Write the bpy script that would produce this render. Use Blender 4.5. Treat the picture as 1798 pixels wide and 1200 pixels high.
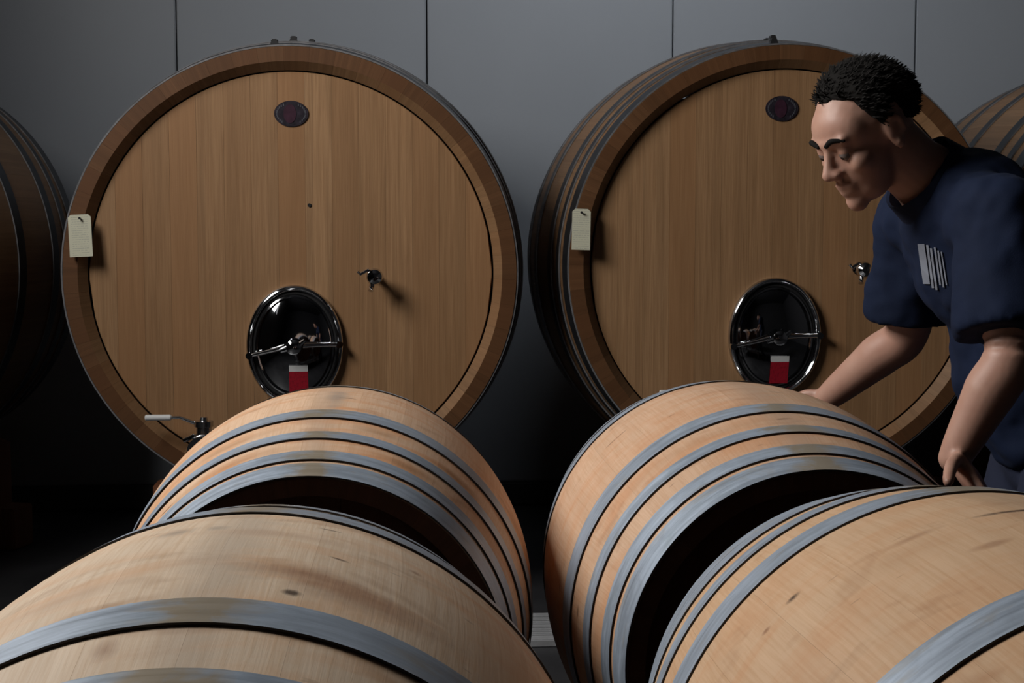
import bpy, bmesh, math, random
from math import sin, cos, pi, sqrt, atan2, radians
from mathutils import Vector, Matrix
random.seed(7)
scene = bpy.context.scene
col = scene.collection
for o in list(bpy.data.objects):
    bpy.data.objects.remove(o)

# ------------------------------------------------------------------ camera, world, light
F, PITCH, YAW, EYE = 2728.0, 0.0842, 0.065, 1.30      # focal length in px of the 1798 px frame
cd = bpy.data.cameras.new('camera'); cam = bpy.data.objects.new('camera', cd); col.objects.link(cam)
cd.sensor_width = 36.0; cd.lens = 36.0*F/1798; cd.clip_start = 0.05; cd.clip_end = 100
cam.location = (0, 0, EYE); cam.rotation_euler = (pi/2-PITCH, 0, -YAW)
scene.camera = cam
vs = scene.view_settings
vs.view_transform = 'Standard'; vs.look = 'None'; vs.gamma = 1.0; vs.use_curve_mapping = False
vs.exposure = -0.08
world = bpy.data.worlds.new('world'); scene.world = world; world.use_nodes = True
bg = world.node_tree.nodes['Background']; bg.inputs[0].default_value = (0.55, 0.65, 0.8, 1); bg.inputs[1].default_value = 0.02

def area(name, loc, target, sx, sy, energy, colr, spread=180):
    l = bpy.data.lights.new(name, 'AREA'); l.shape = 'RECTANGLE'; l.size = sx; l.size_y = sy
    l.energy = energy; l.color = colr; l.spread = radians(spread)
    o = bpy.data.objects.new(name, l); col.objects.link(o); o.location = loc
    d = Vector(target)-Vector(loc); o.rotation_euler = d.to_track_quat('-Z', 'Y').to_euler()
    return o
# key light placed by the shading; the window around it is made up
area('key_light', (-2.43, 2.7, 3.10), (-1.43, 2.72, 2.62), 1.9, 1.40, 172, (1.0, 0.97, 0.93))

# ------------------------------------------------------------------ frame helpers
def T(x, y, z):
    """camera-aligned metres (x right, y forward, z up from the eye) -> room coordinates"""
    return Vector((x*cos(YAW)+y*sin(YAW), -x*sin(YAW)+y*cos(YAW), z+EYE))
def Pt(px, py, Y):
    """pixel of the 1798x1200 frame at forward distance Y"""
    u = (px-899)/F; v = (py-600)/F
    d = Vector((u, cos(PITCH)-v*sin(PITCH), -sin(PITCH)-v*cos(PITCH)))
    d *= Y/d.y
    return T(d.x, d.y, d.z)

# ------------------------------------------------------------------ object helpers
def mesh(name, verts, faces, smooth=None, mats=None, fm=None):
    m = bpy.data.meshes.new(name); m.from_pydata([tuple(v) for v in verts], [], faces); m.update()
    if smooth is not None:
        for p in m.polygons: p.use_smooth = True
        m.set_sharp_from_angle(angle=smooth)
    for a in (mats or []): m.materials.append(a)
    if fm:
        for p, i in zip(m.polygons, fm): p.material_index = i
    return m
def link(name, data, parent=None, loc=(0, 0, 0), rot=(0, 0, 0)):
    o = bpy.data.objects.new(name, data); col.objects.link(o)
    o.parent = parent; o.location = loc; o.rotation_euler = rot
    return o
def thing(name, label, cat, loc=(0, 0, 0), rotz=0, group=None):
    return tag(link(name, None, None, loc, (0, 0, rotz)), label, cat, group)
def tag(o, label, cat, group=None):
    o['label'] = label; o['category'] = cat
    if group: o['group'] = group
    return o
def struct(o):
    o['kind'] = 'structure'; return o
def from_bm(name, bm, mats, smooth=0.6):
    m = bpy.data.meshes.new(name); bm.normal_update(); bm.to_mesh(m); bm.free()
    if smooth is not None:
        for p in m.polygons: p.use_smooth = True
        m.set_sharp_from_angle(angle=smooth)
    for a in mats: m.materials.append(a)
    return m
def box_mesh(name, sx, sy, sz, mats, bev=0.0, off=(0, 0, 0)):
    bm = bmesh.new(); bmesh.ops.create_cube(bm, size=1)
    for v in bm.verts: v.co = Vector((v.co.x*sx+off[0], v.co.y*sy+off[1], v.co.z*sz+off[2]))
    if bev: bmesh.ops.bevel(bm, geom=bm.edges[:], offset=bev, segments=2, affect='EDGES')
    return from_bm(name, bm, mats, 0.6)
def lathe_y(prof, n=64, closed=True):
    """revolve (t, r) pairs about local Y; returns verts, faces"""
    k = len(prof); V = []; Fc = []
    for i in range(n):
        a = 2*pi*i/n
        for t, r in prof: V.append((r*sin(a), t, r*cos(a)))
    rng = k if closed else k-1
    for i in range(n):
        for j in range(rng):
            a, b = i*k+j, i*k+(j+1) % k
            c, d = ((i+1) % n)*k+(j+1) % k, ((i+1) % n)*k+j
            Fc.append((a, d, c, b))
    return V, Fc
def tube_bm(bm, pts, rad, n=12, cap=True):
    """round tube through points with per-point radii"""
    pts = [Vector(p) for p in pts]
    if not hasattr(rad, '__len__'): rad = [rad]*len(pts)
    rings = []; up = Vector((0.13, 0.31, 0.94))
    for i, p in enumerate(pts):
        d = (pts[min(i+1, len(pts)-1)]-pts[max(i-1, 0)]).normalized()
        a = d.cross(up)
        if a.length < 1e-3: a = d.cross(Vector((1, 0, 0)))
        a.normalize(); b = d.cross(a)
        rings.append([bm.verts.new(p+(a*cos(2*pi*k/n)+b*sin(2*pi*k/n))*rad[i]) for k in range(n)])
    for r0, r1 in zip(rings, rings[1:]):
        for k in range(n): bm.faces.new((r0[k], r0[(k+1) % n], r1[(k+1) % n], r1[k]))
    if cap:
        bm.faces.new(rings[0][::-1]); bm.faces.new(rings[-1])
def tube(name, pts, rad, mats, parent=None, n=12):
    bm = bmesh.new(); tube_bm(bm, pts, rad, n); bmesh.ops.recalc_face_normals(bm, faces=bm.faces[:])
    return link(name, from_bm(name, bm, mats), parent)
def prism_y(poly, y0, y1):
    """extrude an (x, z) polygon along y"""
    n = len(poly)
    V = [(x, y0, z) for x, z in poly]+[(x, y1, z) for x, z in poly]
    Fc = [tuple(range(n)), tuple(range(2*n-1, n-1, -1))]+[(i, i+n, (i+1) % n+n, (i+1) % n) for i in range(n)]
    return V, Fc
def fix(m):
    bm = bmesh.new(); bm.from_mesh(m); bmesh.ops.recalc_face_normals(bm, faces=bm.faces[:]); bm.to_mesh(m); bm.free(); return m

# ------------------------------------------------------------------ materials
class N:
    def __init__(s, name):
        s.m = bpy.data.materials.new(name); s.m.use_nodes = True; s.t = s.m.node_tree
        s.b = s.t.nodes['Principled BSDF']
    def n(s, typ, **kw):
        o = s.t.nodes.new(typ)
        for k, v in kw.items(): setattr(o, k, v)
        return o
    def l(s, a, b): s.t.links.new(a, b)
    def math(s, op, a, b=None, c=None):
        o = s.n('ShaderNodeMath', operation=op)
        for i, v in enumerate((a, b, c)):
            if v is None: continue
            if isinstance(v, (int, float)): o.inputs[i].default_value = v
            else: s.l(v, o.inputs[i])
        return o.outputs[0]
    def comb(s, x, y, z):
        o = s.n('ShaderNodeCombineXYZ')
        for i, v in enumerate((x, y, z)):
            if isinstance(v, (int, float)): o.inputs[i].default_value = v
            else: s.l(v, o.inputs[i])
        return o.outputs[0]
    def noise(s, vec, scale, detail=3, rough=0.55, dist=0):
        o = s.n('ShaderNodeTexNoise'); o.inputs['Scale'].default_value = scale
        o.inputs['Detail'].default_value = detail; o.inputs['Roughness'].default_value = rough
        o.inputs['Distortion'].default_value = dist
        if vec is not None: s.l(vec, o.inputs['Vector'])
        return o.outputs['Fac']
    def ramp(s, fac, stops):
        o = s.n('ShaderNodeValToRGB'); e = o.color_ramp.elements
        while len(e) < len(stops): e.new(0.5)
        for k, (p, c) in enumerate(stops):
            e[k].position = p; e[k].color = tuple(c)+(1,) if len(c) == 3 else c
        s.l(fac, o.inputs[0]); return o.outputs[0]
    def rng(s, fac, a, b, c=0.0, d=1.0):
        o = s.n('ShaderNodeMapRange'); o.inputs[1].default_value = a; o.inputs[2].default_value = b
        o.inputs[3].default_value = c; o.inputs[4].default_value = d; s.l(fac, o.inputs[0]); return o.outputs[0]
    def mix(s, fac, a, b, mode='MIX'):
        o = s.n('ShaderNodeMix', data_type='RGBA', blend_type=mode)
        for i, v in ((0, fac), (6, a), (7, b)):
            if isinstance(v, (int, float)): o.inputs[i].default_value = v
            elif isinstance(v, tuple): o.inputs[i].default_value = v if len(v) == 4 else v+(1,)
            else: s.l(v, o.inputs[i])
        return o.outputs[2]
    def bump(s, h, strength, dist=0.002):
        o = s.n('ShaderNodeBump'); o.inputs['Strength'].default_value = strength; o.inputs['Distance'].default_value = dist
        s.l(h, o.inputs['Height']); s.l(o.outputs[0], s.b.inputs['Normal'])
    def set(s, color=None, rough=None, metal=None, spec=None):
        for k, v in (('Base Color', color), ('Roughness', rough), ('Metallic', metal), ('Specular IOR Level', spec)):
            if v is None: continue
            if isinstance(v, (int, float)): s.b.inputs[k].default_value = v
            elif isinstance(v, tuple): s.b.inputs[k].default_value = v if len(v) == 4 else v+(1,)
            else: s.l(v, s.b.inputs[k])
        return s.m
def plain(name, c, rough=0.5, metal=0.0, var=0.06, scale=30):
    s = N(name); tc = s.n('ShaderNodeTexCoord').outputs['Object']
    f = s.noise(tc, scale, 4)
    cc = s.mix(s.rng(f, 0.3, 0.7), tuple(x*(1-var) for x in c), tuple(min(1, x*(1+var)) for x in c))
    return s.set(cc, rough, metal)

def barrel_oak(name, root, zc, tint, seed, stain, spots=()):
    """pale new oak; grain along the axis, smears around the barrel. Coordinates come from the barrel itself"""
    s = N(name); tc = s.n('ShaderNodeTexCoord', object=root)
    sp = s.n('ShaderNodeSeparateXYZ'); s.l(tc.outputs['Object'], sp.inputs[0])
    x, y, z = sp.outputs; z = s.math('SUBTRACT', z, zc)
    arc = s.math('MULTIPLY', s.math('ARCTAN2', x, z), 0.35)
    rnd = s.n('ShaderNodeObjectInfo').outputs['Random']; r10 = s.math('MULTIPLY', rnd, 37.0)
    grain = s.noise(s.comb(s.math('MULTIPLY', arc, 260), s.math('MULTIPLY', y, 9), r10), 1.0, 4, 0.6, 0.4)
    broad = s.noise(s.comb(s.math('MULTIPLY', arc, 26), s.math('MULTIPLY', y, 3), r10), 1.0, 3, 0.5, 0.6)
    smear = s.noise(s.comb(s.math('MULTIPLY', arc, 5), s.math('MULTIPLY', y, 17), seed), 1.0, 4, 0.6, 0.5)
    blot = s.noise(s.comb(s.math('MULTIPLY', arc, 7), s.math('MULTIPLY', y, 12), seed+5), 1.0, 3, 0.55, 0.3)
    pale = tuple(c*1.12 for c in tint); dark = (tint[0]*0.80, tint[1]*0.66, tint[2]*0.50)
    c = s.mix(s.rng(broad, 0.3, 0.7), tint, pale)
    c = s.mix(s.rng(grain, 0.42, 0.66, 0, 0.42), c, dark)
    c = s.mix(s.rng(smear, 0.46, 0.66, 0, stain), c, (tint[0]*0.95, tint[1]*0.66, tint[2]*0.45))
    c = s.mix(s.rng(blot, 0.58, 0.76, 0, 0.8), c, (tint[0]*0.55, tint[1]*0.38, tint[2]*0.26))
    # grey spill streak that runs along the very top from the bung
    top = s.rng(s.math('ABSOLUTE', s.math('ADD', arc, s.math('MULTIPLY', s.math('SUBTRACT', smear, 0.5), 0.08))), 0.008, 0.045, 0.45, 0)
    c = s.mix(top, c, (tint[0]*0.62, tint[1]*0.66, tint[2]*0.72))
    # short dark marks in the wood
    knot = s.noise(s.comb(s.math('MULTIPLY', arc, 16), s.math('MULTIPLY', y, 60), seed+11), 1.0, 1, 0.4, 0)
    c = s.mix(s.rng(knot, 0.755, 0.80, 0, 0.75), c, (0.07, 0.035, 0.02))
    c = s.mix(s.rng(rnd, 0, 1, 0, 0.10), c, (tint[0]*0.70, tint[1]*0.62, tint[2]*0.55))
    for (a0, y0, sa, sy, k, cc) in spots:       # single marks of this barrel
        da = s.math('MULTIPLY', s.math('SUBTRACT', arc, a0), 1/sa); dy = s.math('MULTIPLY', s.math('SUBTRACT', y, y0), 1/sy)
        dd = s.math('SQRT', s.math('ADD', s.math('MULTIPLY', da, da), s.math('MULTIPLY', dy, dy)))
        dd = s.math('ADD', dd, s.math('MULTIPLY', s.math('SUBTRACT', blot, 0.5), 2.2))
        dd = s.math('ADD', dd, s.math('MULTIPLY', s.math('SUBTRACT', grain, 0.5), 0.9))
        c = s.mix(s.rng(dd, 0.15, 1.0, k, 0), c, cc)
    s.bump(grain, 0.22, 0.001)
    return s.set(c, 0.62, 0, 0.3)

def hoop_steel(name, root, zc, seed, base=(0.34, 0.40, 0.485), rust=0.75):
    s = N(name); tc = s.n('ShaderNodeTexCoord', object=root)
    sp = s.n('ShaderNodeSeparateXYZ'); s.l(tc.outputs['Object'], sp.inputs[0])
    x, y, z = sp.outputs; z = s.math('SUBTRACT', z, zc)
    arc = s.math('MULTIPLY', s.math('ARCTAN2', x, z), 0.35)
    brush = s.noise(s.comb(s.math('MULTIPLY', arc, 7), s.math('MULTIPLY', y, 110), seed), 1.0, 4, 0.6, 0.3)
    cloud = s.noise(s.comb(s.math('MULTIPLY', arc, 22), s.math('MULTIPLY', y, 30), seed+3), 1.0, 4, 0.6, 0.5)
    c = s.mix(s.rng(brush, 0.3, 0.7), tuple(v*0.72 for v in base), tuple(v*1.18 for v in base))
    c = s.mix(s.rng(cloud, 0.45, 0.75, 0, 0.55), c, tuple(v*0.62 for v in base))
    st = s.rng(s.math('ABSOLUTE', s.math('ADD', arc, s.math('MULTIPLY', s.math('SUBTRACT', cloud, 0.5), 0.12))), 0.012, 0.05, rust, 0)
    c = s.mix(st, c, (0.30, 0.22, 0.11))
    pat = s.noise(s.comb(s.math('MULTIPLY', arc, 9), s.math('MULTIPLY', y, 22), seed+9), 1.0, 4, 0.65, 0.8)
    c = s.mix(s.rng(pat, 0.56, 0.72, 0, 0.45), c, (0.30, 0.25, 0.16))
    c = s.mix(s.rng(pat, 0.30, 0.44, 0.35, 0), c, (0.20, 0.25, 0.27))
    s.bump(cloud, 0.15, 0.001)
    return s.set(c, s.rng(brush, 0.3, 0.7, 0.42, 0.58), 0.30)

def cask_oak(name, tint, vert=True, var=0.35, pores=0.35):
    """toasted oak for the big casks; grain runs along the object's own long side"""
    s = N(name); tc = s.n('ShaderNodeTexCoord').outputs['Object']
    sp = s.n('ShaderNodeSeparateXYZ'); s.l(tc, sp.inputs[0]); x, y, z = sp.outputs
    rnd = s.n('ShaderNodeObjectInfo').outputs['Random']; r = s.math('MULTIPLY', rnd, 53.0)
    a, b = (x, z) if vert else (x, y)
    fine = s.noise(s.comb(s.math('MULTIPLY', a, 420), s.math('MULTIPLY', b, 5), r), 1.0, 4, 0.65, 0.3)
    band = s.noise(s.comb(s.math('MULTIPLY', a, 46), s.math('MULTIPLY', b, 1.3), r), 1.0, 5, 0.7, 0.8)
    fleck = s.noise(s.comb(s.math('MULTIPLY', a, 120), s.math('MULTIPLY', b, 70), r), 1.0, 3, 0.6, 1.0)
    lite = tuple(min(1, c*1.25) for c in tint); dk = (tint[0]*0.62, tint[1]*0.52, tint[2]*0.42)
    c = s.mix(s.rng(band, 0.34, 0.64), tuple(v*0.86 for v in tint), lite)
    c = s.mix(s.rng(fine, 0.40, 0.72, 0, pores), c, dk)
    c = s.mix(s.rng(fleck, 0.6, 0.8, 0, 0.25), c, lite)
    r2 = s.math('FRACT', s.math('MULTIPLY', rnd, 7.31))
    c = s.mix(s.rng(r2, 0.5, 1, 0, 0.5), c, (tint[0]*1.0, tint[1]*0.84, tint[2]*0.72))
    c = s.mix(s.rng(rnd, 0, 1, 0, var), c, dk)
    s.bump(fine, 0.10, 0.001)
    return s.set(c, 0.5, 0, 0.35)

M_edge = plain('hoop_cut_edge_shade', (0.022, 0.020, 0.020), 0.7)  # cut edge of barrel hoops, painted near black to add the contact shadow
M_head_dark = cask_oak('dark_barrel_head', (0.070, 0.026, 0.012), True, 0.3)  # dark brown tone shared by barrel heads, stave ends and stave insides
M_cask_head = cask_oak('cask_head_oak', (0.365, 0.215, 0.110), True, 0.40, 0.65)
M_cask_rim = cask_oak('cask_stave_end_oak', (0.135, 0.064, 0.028), False, 0.5, 0.45)
M_chime = cask_oak('cask_chime_oak', (0.25, 0.145, 0.074), False, 0.4, 0.45)
M_cask_side = cask_oak('cask_stave_oak', (0.175, 0.100, 0.050), False, 0.45, 0.45)
M_hoop_rim = plain('pale_hoop_edge', (0.19, 0.19, 0.20), 0.5, 0.3, 0.3, 25)  # cask hoop edges, lighter than the hoop bands
M_cask_hoop = plain('dark_cask_hoop', (0.042, 0.044, 0.049), 0.42, 0.75, 0.25, 14)
M_chrome = plain('polished_stainless', (0.62, 0.63, 0.65), 0.07, 1.0, 0.02)
M_satin = plain('satin_stainless', (0.55, 0.56, 0.58), 0.22, 1.0, 0.04)
M_grate = plain('dull_stainless_grate', (0.55, 0.56, 0.58), 0.5, 0.5, 0.1)
M_dish = plain('mirror_door_plate', (0.40, 0.41, 0.43), 0.05, 1.0, 0.02)
M_gasket = plain('black_rubber', (0.012, 0.012, 0.013), 0.5)
M_grip = plain('pale_lever_sleeve', (0.75, 0.76, 0.76), 0.28, 0.0, 0.03)
M_chock = cask_oak('red_brown_chock_wood', (0.20, 0.075, 0.035), False, 0.3)
M_black = plain('black_painted_steel', (0.03, 0.03, 0.032), 0.5, 0.3)
M_rack = plain('galvanised_rack', (0.32, 0.33, 0.35), 0.45, 0.7, 0.15)

def panel_mat():
    s = N('grey_wall_panel'); tc = s.n('ShaderNodeTexCoord').outputs['Object']
    a = s.noise(tc, 1.1, 3); b = s.noise(tc, 160, 2)
    c = s.mix(s.rng(a, 0.3, 0.7), (0.275, 0.297, 0.330), (0.298, 0.320, 0.353))
    s.bump(b, 0.03, 0.001)
    return s.set(c, 0.45, 0, 0.35)
M_panel = panel_mat()
def concrete(name, c):
    s = N(name); tc = s.n('ShaderNodeTexCoord').outputs['Object']
    a = s.noise(tc, 1.7, 6, 0.65); b = s.noise(tc, 40, 4)
    k = s.mix(s.rng(a, 0.3, 0.7), tuple(v*0.75 for v in c), tuple(v*1.2 for v in c))
    s.bump(b, 0.15, 0.002)
    return s.set(k, s.rng(a, 0.3, 0.7, 0.35, 0.6), 0)
M_floor = concrete('dark_concrete', (0.030, 0.030, 0.033))
M_shell = plain('dark_grey_plaster', (0.035, 0.035, 0.04), 0.8, 0, 0.1, 4)

# ------------------------------------------------------------------ the room
WLX = -2.2      # left wall, set inward to bring the added window light closer; alcove behind it
WX0, WX1, WY0, WY1, WH = -3.6, 5.2, -3.2, 6.80, 4.6
struct(link('floor', box_mesh('floor', WX1-WX0+0.4, WY1-WY0+0.4, 0.1, [M_floor], 0, ((WX0+WX1)/2, (WY0+WY1)/2, -0.05))))
struct(link('ceiling', box_mesh('ceiling', WX1-WX0+0.4, WY1-WY0+0.4, 0.1, [M_shell], 0, ((WX0+WX1)/2, (WY0+WY1)/2, WH+0.05))))
# back wall of sandwich panels: every panel its own piece, joints recessed
wb = struct(link('wall_back', box_mesh('wall_backing', WX1-WX0+0.4, 0.06, WH, [M_gasket], 0, ((WX0+WX1)/2, WY1+0.075, WH/2))))
def wall_x(px):
    u = (px-899)/F; d = T(u, 1.0, -EYE); return d.x/d.y*(WY1)
seams = [wall_x(px) for px in (317, 751.5, 1178, 1599)]
pw = (seams[3]-seams[0])/3
edges = [WX0]; x = seams[0]
while x-pw > WX0: x -= pw
while x < WX1-0.1:
    if x > WX0+0.1: edges.append(seams[min(range(4), key=lambda k: abs(seams[k]-x))] if min(abs(q-x) for q in seams) < 0.1 else x)
    x += pw
edges.append(WX1)
for a, b in zip(edges, edges[1:]):
    link('panel', box_mesh('panel', b-a-0.006, 0.05, WH, [M_panel], 0.004), wb, ((a+b)/2, WY1+0.025, WH/2))
struct(link('baseboard_back', box_mesh('curb', WX1-WX0, 0.05, 0.11, [plain('grey_curb', (0.05, 0.05, 0.055), 0.6)], 0.01, ((WX0+WX1)/2, WY1-0.025, 0.055))))
# left wall with a high opening added for the key light
def wall_with_hole(name, x, y0, y1, hy0, hy1, hz0, hz1, th):
    bm = bmesh.new()
    for (a, b, c, d) in ((y0, hy0, 0, WH), (hy1, y1, 0, WH), (hy0, hy1, 0, hz0), (hy0, hy1, hz1, WH)):
        r = bmesh.ops.create_cube(bm, size=1)
        for v in r['verts']: v.co = Vector((x+v.co.x*th, (a+b)/2+v.co.y*(b-a), (c+d)/2+v.co.z*(d-c)))
    return struct(link(name, from_bm(name, bm, [M_shell], None)))
wall_with_hole('wall_left', WLX-0.1, WY0-0.2, 4.45, 1.7, 3.7, 2.30, 3.80, 0.2)
struct(link('wall_alcove', box_mesh('wall_alcove', 0.2, WY1-4.25+0.1, WH, [M_shell], 0, (WX0-0.1, (WY1+4.35)/2, WH/2))))
win = struct(link('added_window_1', None, None, (WLX-0.03, 2.7, 2.30)))  # unseen window, added to frame the key light
for k, (yy, zz, sy, sz) in enumerate(((-0.975, 0.75, 0.05, 1.5), (0.975, 0.75, 0.05, 1.5), (0, 0.025, 2.0, 0.05), (0, 1.475, 2.0, 0.05), (0, 0.75, 0.04, 1.5))):
    link('added_window_frame', box_mesh('added_window_frame', 0.06, sy, sz, [M_black], 0.004), win, (0, yy, zz))
struct(link('wall_right', box_mesh('wall_right', 0.2, WY1-WY0+0.4, WH, [M_shell], 0, (WX1+0.1, (WY0+WY1)/2, WH/2))))
struct(link('wall_front', box_mesh('wall_front', WX1-WX0, 0.2, WH, [M_shell], 0, ((WX0+WX1)/2, WY0-0.1, WH/2))))
struct(link('wall_light_block', box_mesh('wall_light_block', WLX-WX0-0.2, 0.2, WH, [M_shell], 0, ((WLX+WX0-0.2)/2, 4.35, WH/2))))  # unseen return wall added to shade the left end of the back wall

# ceiling light near the back wall: a housing with a glowing diffuser, and its lamp
def glow(name, c, st):
    s = N(name); s.b.inputs['Emission Color'].default_value = c+(1,); s.b.inputs['Emission Strength'].default_value = st
    return s.set((0.8, 0.8, 0.8), 0.5)
lx, ly, lz = 1.05, 5.25, 3.35
cl = thing('ceiling_light', 'long white linear ceiling light hanging in front of the back wall', 'light', (lx, ly, lz))
link('housing', box_mesh('housing', 1.6, 0.16, 0.07, [M_black], 0.008), cl, (0, 0, 0.04))
link('diffuser', box_mesh('diffuser', 1.54, 0.12, 0.012, [glow('lamp_diffuser', (0.85, 0.93, 1.0), 3.0)], 0.003), cl, (0, 0, 0.0))
for sx in (-0.7, 0.7):
    link('hanger', mesh('hanger', *lathe_y([(0, 0.004), (WH-lz-0.07, 0.004)], 8, False), 0.6, [M_black]), cl, (sx, 0, 0.07), (pi/2, 0, 0))
area('ceiling_lamp', (lx, ly, lz-0.02), (lx, ly+1.3, lz-0.95), 1.5, 0.12, 21, (0.90, 0.95, 1.0))

# floor drain between the barrels and the casks
dr = thing('floor_drain', 'ribbed stainless drain grate set in the dark floor before the casks', 'drain', (T(0.13, 4.70, 0).x, T(0.13, 4.70, 0).y, 0.0), -0.0)
for yy in (-0.14, 0.14): link('frame_rail', box_mesh('frame_rail', 3.4, 0.03, 0.024, [M_grate], 0.003, (0, 0, 0.012)), dr, (0, yy, 0))
gm = box_mesh('grate_bar', 3.4, 0.022, 0.020, [M_grate], 0.003, (0, 0, 0.010))
for k in range(6): link('grate_bar', gm, dr, (0, -0.105+k*0.042, 0))

# ------------------------------------------------------------------ wine barrels
RB, RH, HL, NE = 0.35, 0.2823, 0.475, 1.9
def bprof(t): return RB-(RB-RH)*abs(t/HL)**NE
NST = 28; TH = 0.026
def stave_mesh(name, prof, L, n, th, nt, na, gap, inner=False, chamfer=None):
    V = []; Fc = []; th0 = th
    ts = [-L+2*L*i/nt for i in range(nt+1)]
    if chamfer: ts = sorted(ts[1:-1]+[-L, L, -L+chamfer[0], L-chamfer[0]]); nt = len(ts)-1
    for i in range(nt+1):
        t = ts[i]
        if chamfer: th = chamfer[1]+(th0-chamfer[1])*min(1, (L-abs(t))/chamfer[0])
        for lay in (0, 1):
            r = prof(t)-lay*th; h = pi/n-gap/r
            for j in range(na+1):
                a = -h+2*h*j/na; V.append((r*sin(a), t, r*cos(a)))
    w = na+1; k = 2*w
    for i in range(nt):
        for j in range(na):
            a = i*k+j; Fc.append((a, a+1, a+k+1, a+k)); a += w; Fc.append((a, a+k, a+k+1, a+1))
        a = i*k; Fc.append((a, a+k, a+k+w, a+w)); a = i*k+na; Fc.append((a, a+w, a+w+k, a+k))
    for j in range(na):
        a = j; Fc.append((a, a+w, a+w+1, a+1)); a = nt*k+j; Fc.append((a, a+1, a+w+1, a+w))
    m = fix(mesh(name, V, Fc, 0.5))
    if inner:
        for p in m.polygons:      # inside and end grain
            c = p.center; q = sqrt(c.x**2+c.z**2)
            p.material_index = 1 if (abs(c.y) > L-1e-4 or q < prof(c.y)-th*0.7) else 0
    return m
SM = stave_mesh('stave', bprof, HL, NST, TH, 28, 6, 0.00006, True)
def board_meshes(name, r1, r2, y0, y1, ym, n, mats):
    """vertical boards of a round head; front face radius r1 at y0, widest radius r2 from ym to y1"""
    out = []
    w = 2*r2/n
    for k in range(n):
        a, b = -r2+k*w+0.00025, -r2+(k+1)*w-0.00025
        def outline(r):
            aa, bb = max(a, -r*0.9999), min(b, r*0.9999); m = 6
            xs = [aa+(bb-aa)*i/m for i in range(m+1)]
            return [(x, sqrt(max(r*r-x*x, 0))) for x in xs]+[(x, -sqrt(max(r*r-x*x, 0))) for x in xs[::-1]]
        f, g = outline(r1), outline(r2); q = len(f)
        V = [(x, y0, z) for x, z in f]+[(x, ym, z) for x, z in g]+[(x, y1, z) for x, z in g]
        Fc = [tuple(range(q)), tuple(range(3*q-1, 2*q-1, -1))]
        for l in (0, q):
            for i in range(q): Fc.append((l+i, l+(i+1) % q, l+q+(i+1) % q, l+q+i))
        out.append(fix(mesh(name, V, Fc, None, mats)))
    return out
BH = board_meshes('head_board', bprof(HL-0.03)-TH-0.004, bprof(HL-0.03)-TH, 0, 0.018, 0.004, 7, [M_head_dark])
HOOPS = [(0.170, 0.222), (0.295, 0.329), (0.380, 0.416), (0.428, 0.4755)]
def hoop_mesh(name, t0, t1, prof, th, lift0, lift1, mats, n=120):
    r0, r1 = prof(t0), prof(t1)
    pr = [(t0, r0+lift0), (t1, r1+lift1), (t1, r1+lift1+th), (t0, r0+lift0+th)]
    V, Fc = lathe_y(pr, n); fm = []
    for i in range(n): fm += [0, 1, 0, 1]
    return fix(mesh(name, V, Fc, 0.6, mats, fm))
def make_barrel(label, x, y, z, w, tint, seed, stain, spin, spots=()):
    base = T(x, y, z-RB)
    root = thing('wine_barrel', label, 'barrel', base, -(w+YAW), 'oak wine barrels lying in two rows')
    oak = barrel_oak('barrel_oak', root, RB, tint, seed, stain, spots)
    steel = hoop_steel('barrel_hoop_steel', root, RB, seed)
    for k in range(NST):
        o = link('stave', SM, root, (0, 0, RB), (0, 2*pi*k/NST+spin, 0))
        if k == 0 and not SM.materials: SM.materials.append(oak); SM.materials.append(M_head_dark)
        o.material_slots[0].link = 'OBJECT'; o.material_slots[0].material = oak
    for sgn in (1, -1):
        for t0, t1 in HOOPS:
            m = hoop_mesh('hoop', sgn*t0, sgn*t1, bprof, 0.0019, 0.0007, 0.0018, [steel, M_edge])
            link('hoop', m, root, (0, 0, RB))
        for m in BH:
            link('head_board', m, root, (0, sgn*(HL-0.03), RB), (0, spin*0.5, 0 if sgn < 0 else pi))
    return root
BAR = {'BL': (-0.3166, 2.6832, -0.6660, -0.0509), 'FL': (-0.248, 1.339, -0.6383, -0.0544),
       'BR': (0.4114, 2.668, -0.6544, -0.0741), 'FR': (0.5048, 1.4269, -0.6327, -0.1242)}
LB = {'BL': 'pale oak barrel before the cask with the lever valve, its head in shadow',
      'FL': 'nearest oak barrel at lower left with brown blotches and wide steel hoop',
      'BR': 'smooth oak barrel with four grey hoops that the person leans over',
      'FR': 'nearest oak barrel at lower right with fine grain and dark marks'}
BRN, DRK, GRY, RST = (0.27, 0.125, 0.062), (0.05, 0.028, 0.018), (0.26, 0.22, 0.19), (0.34, 0.15, 0.05)
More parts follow.
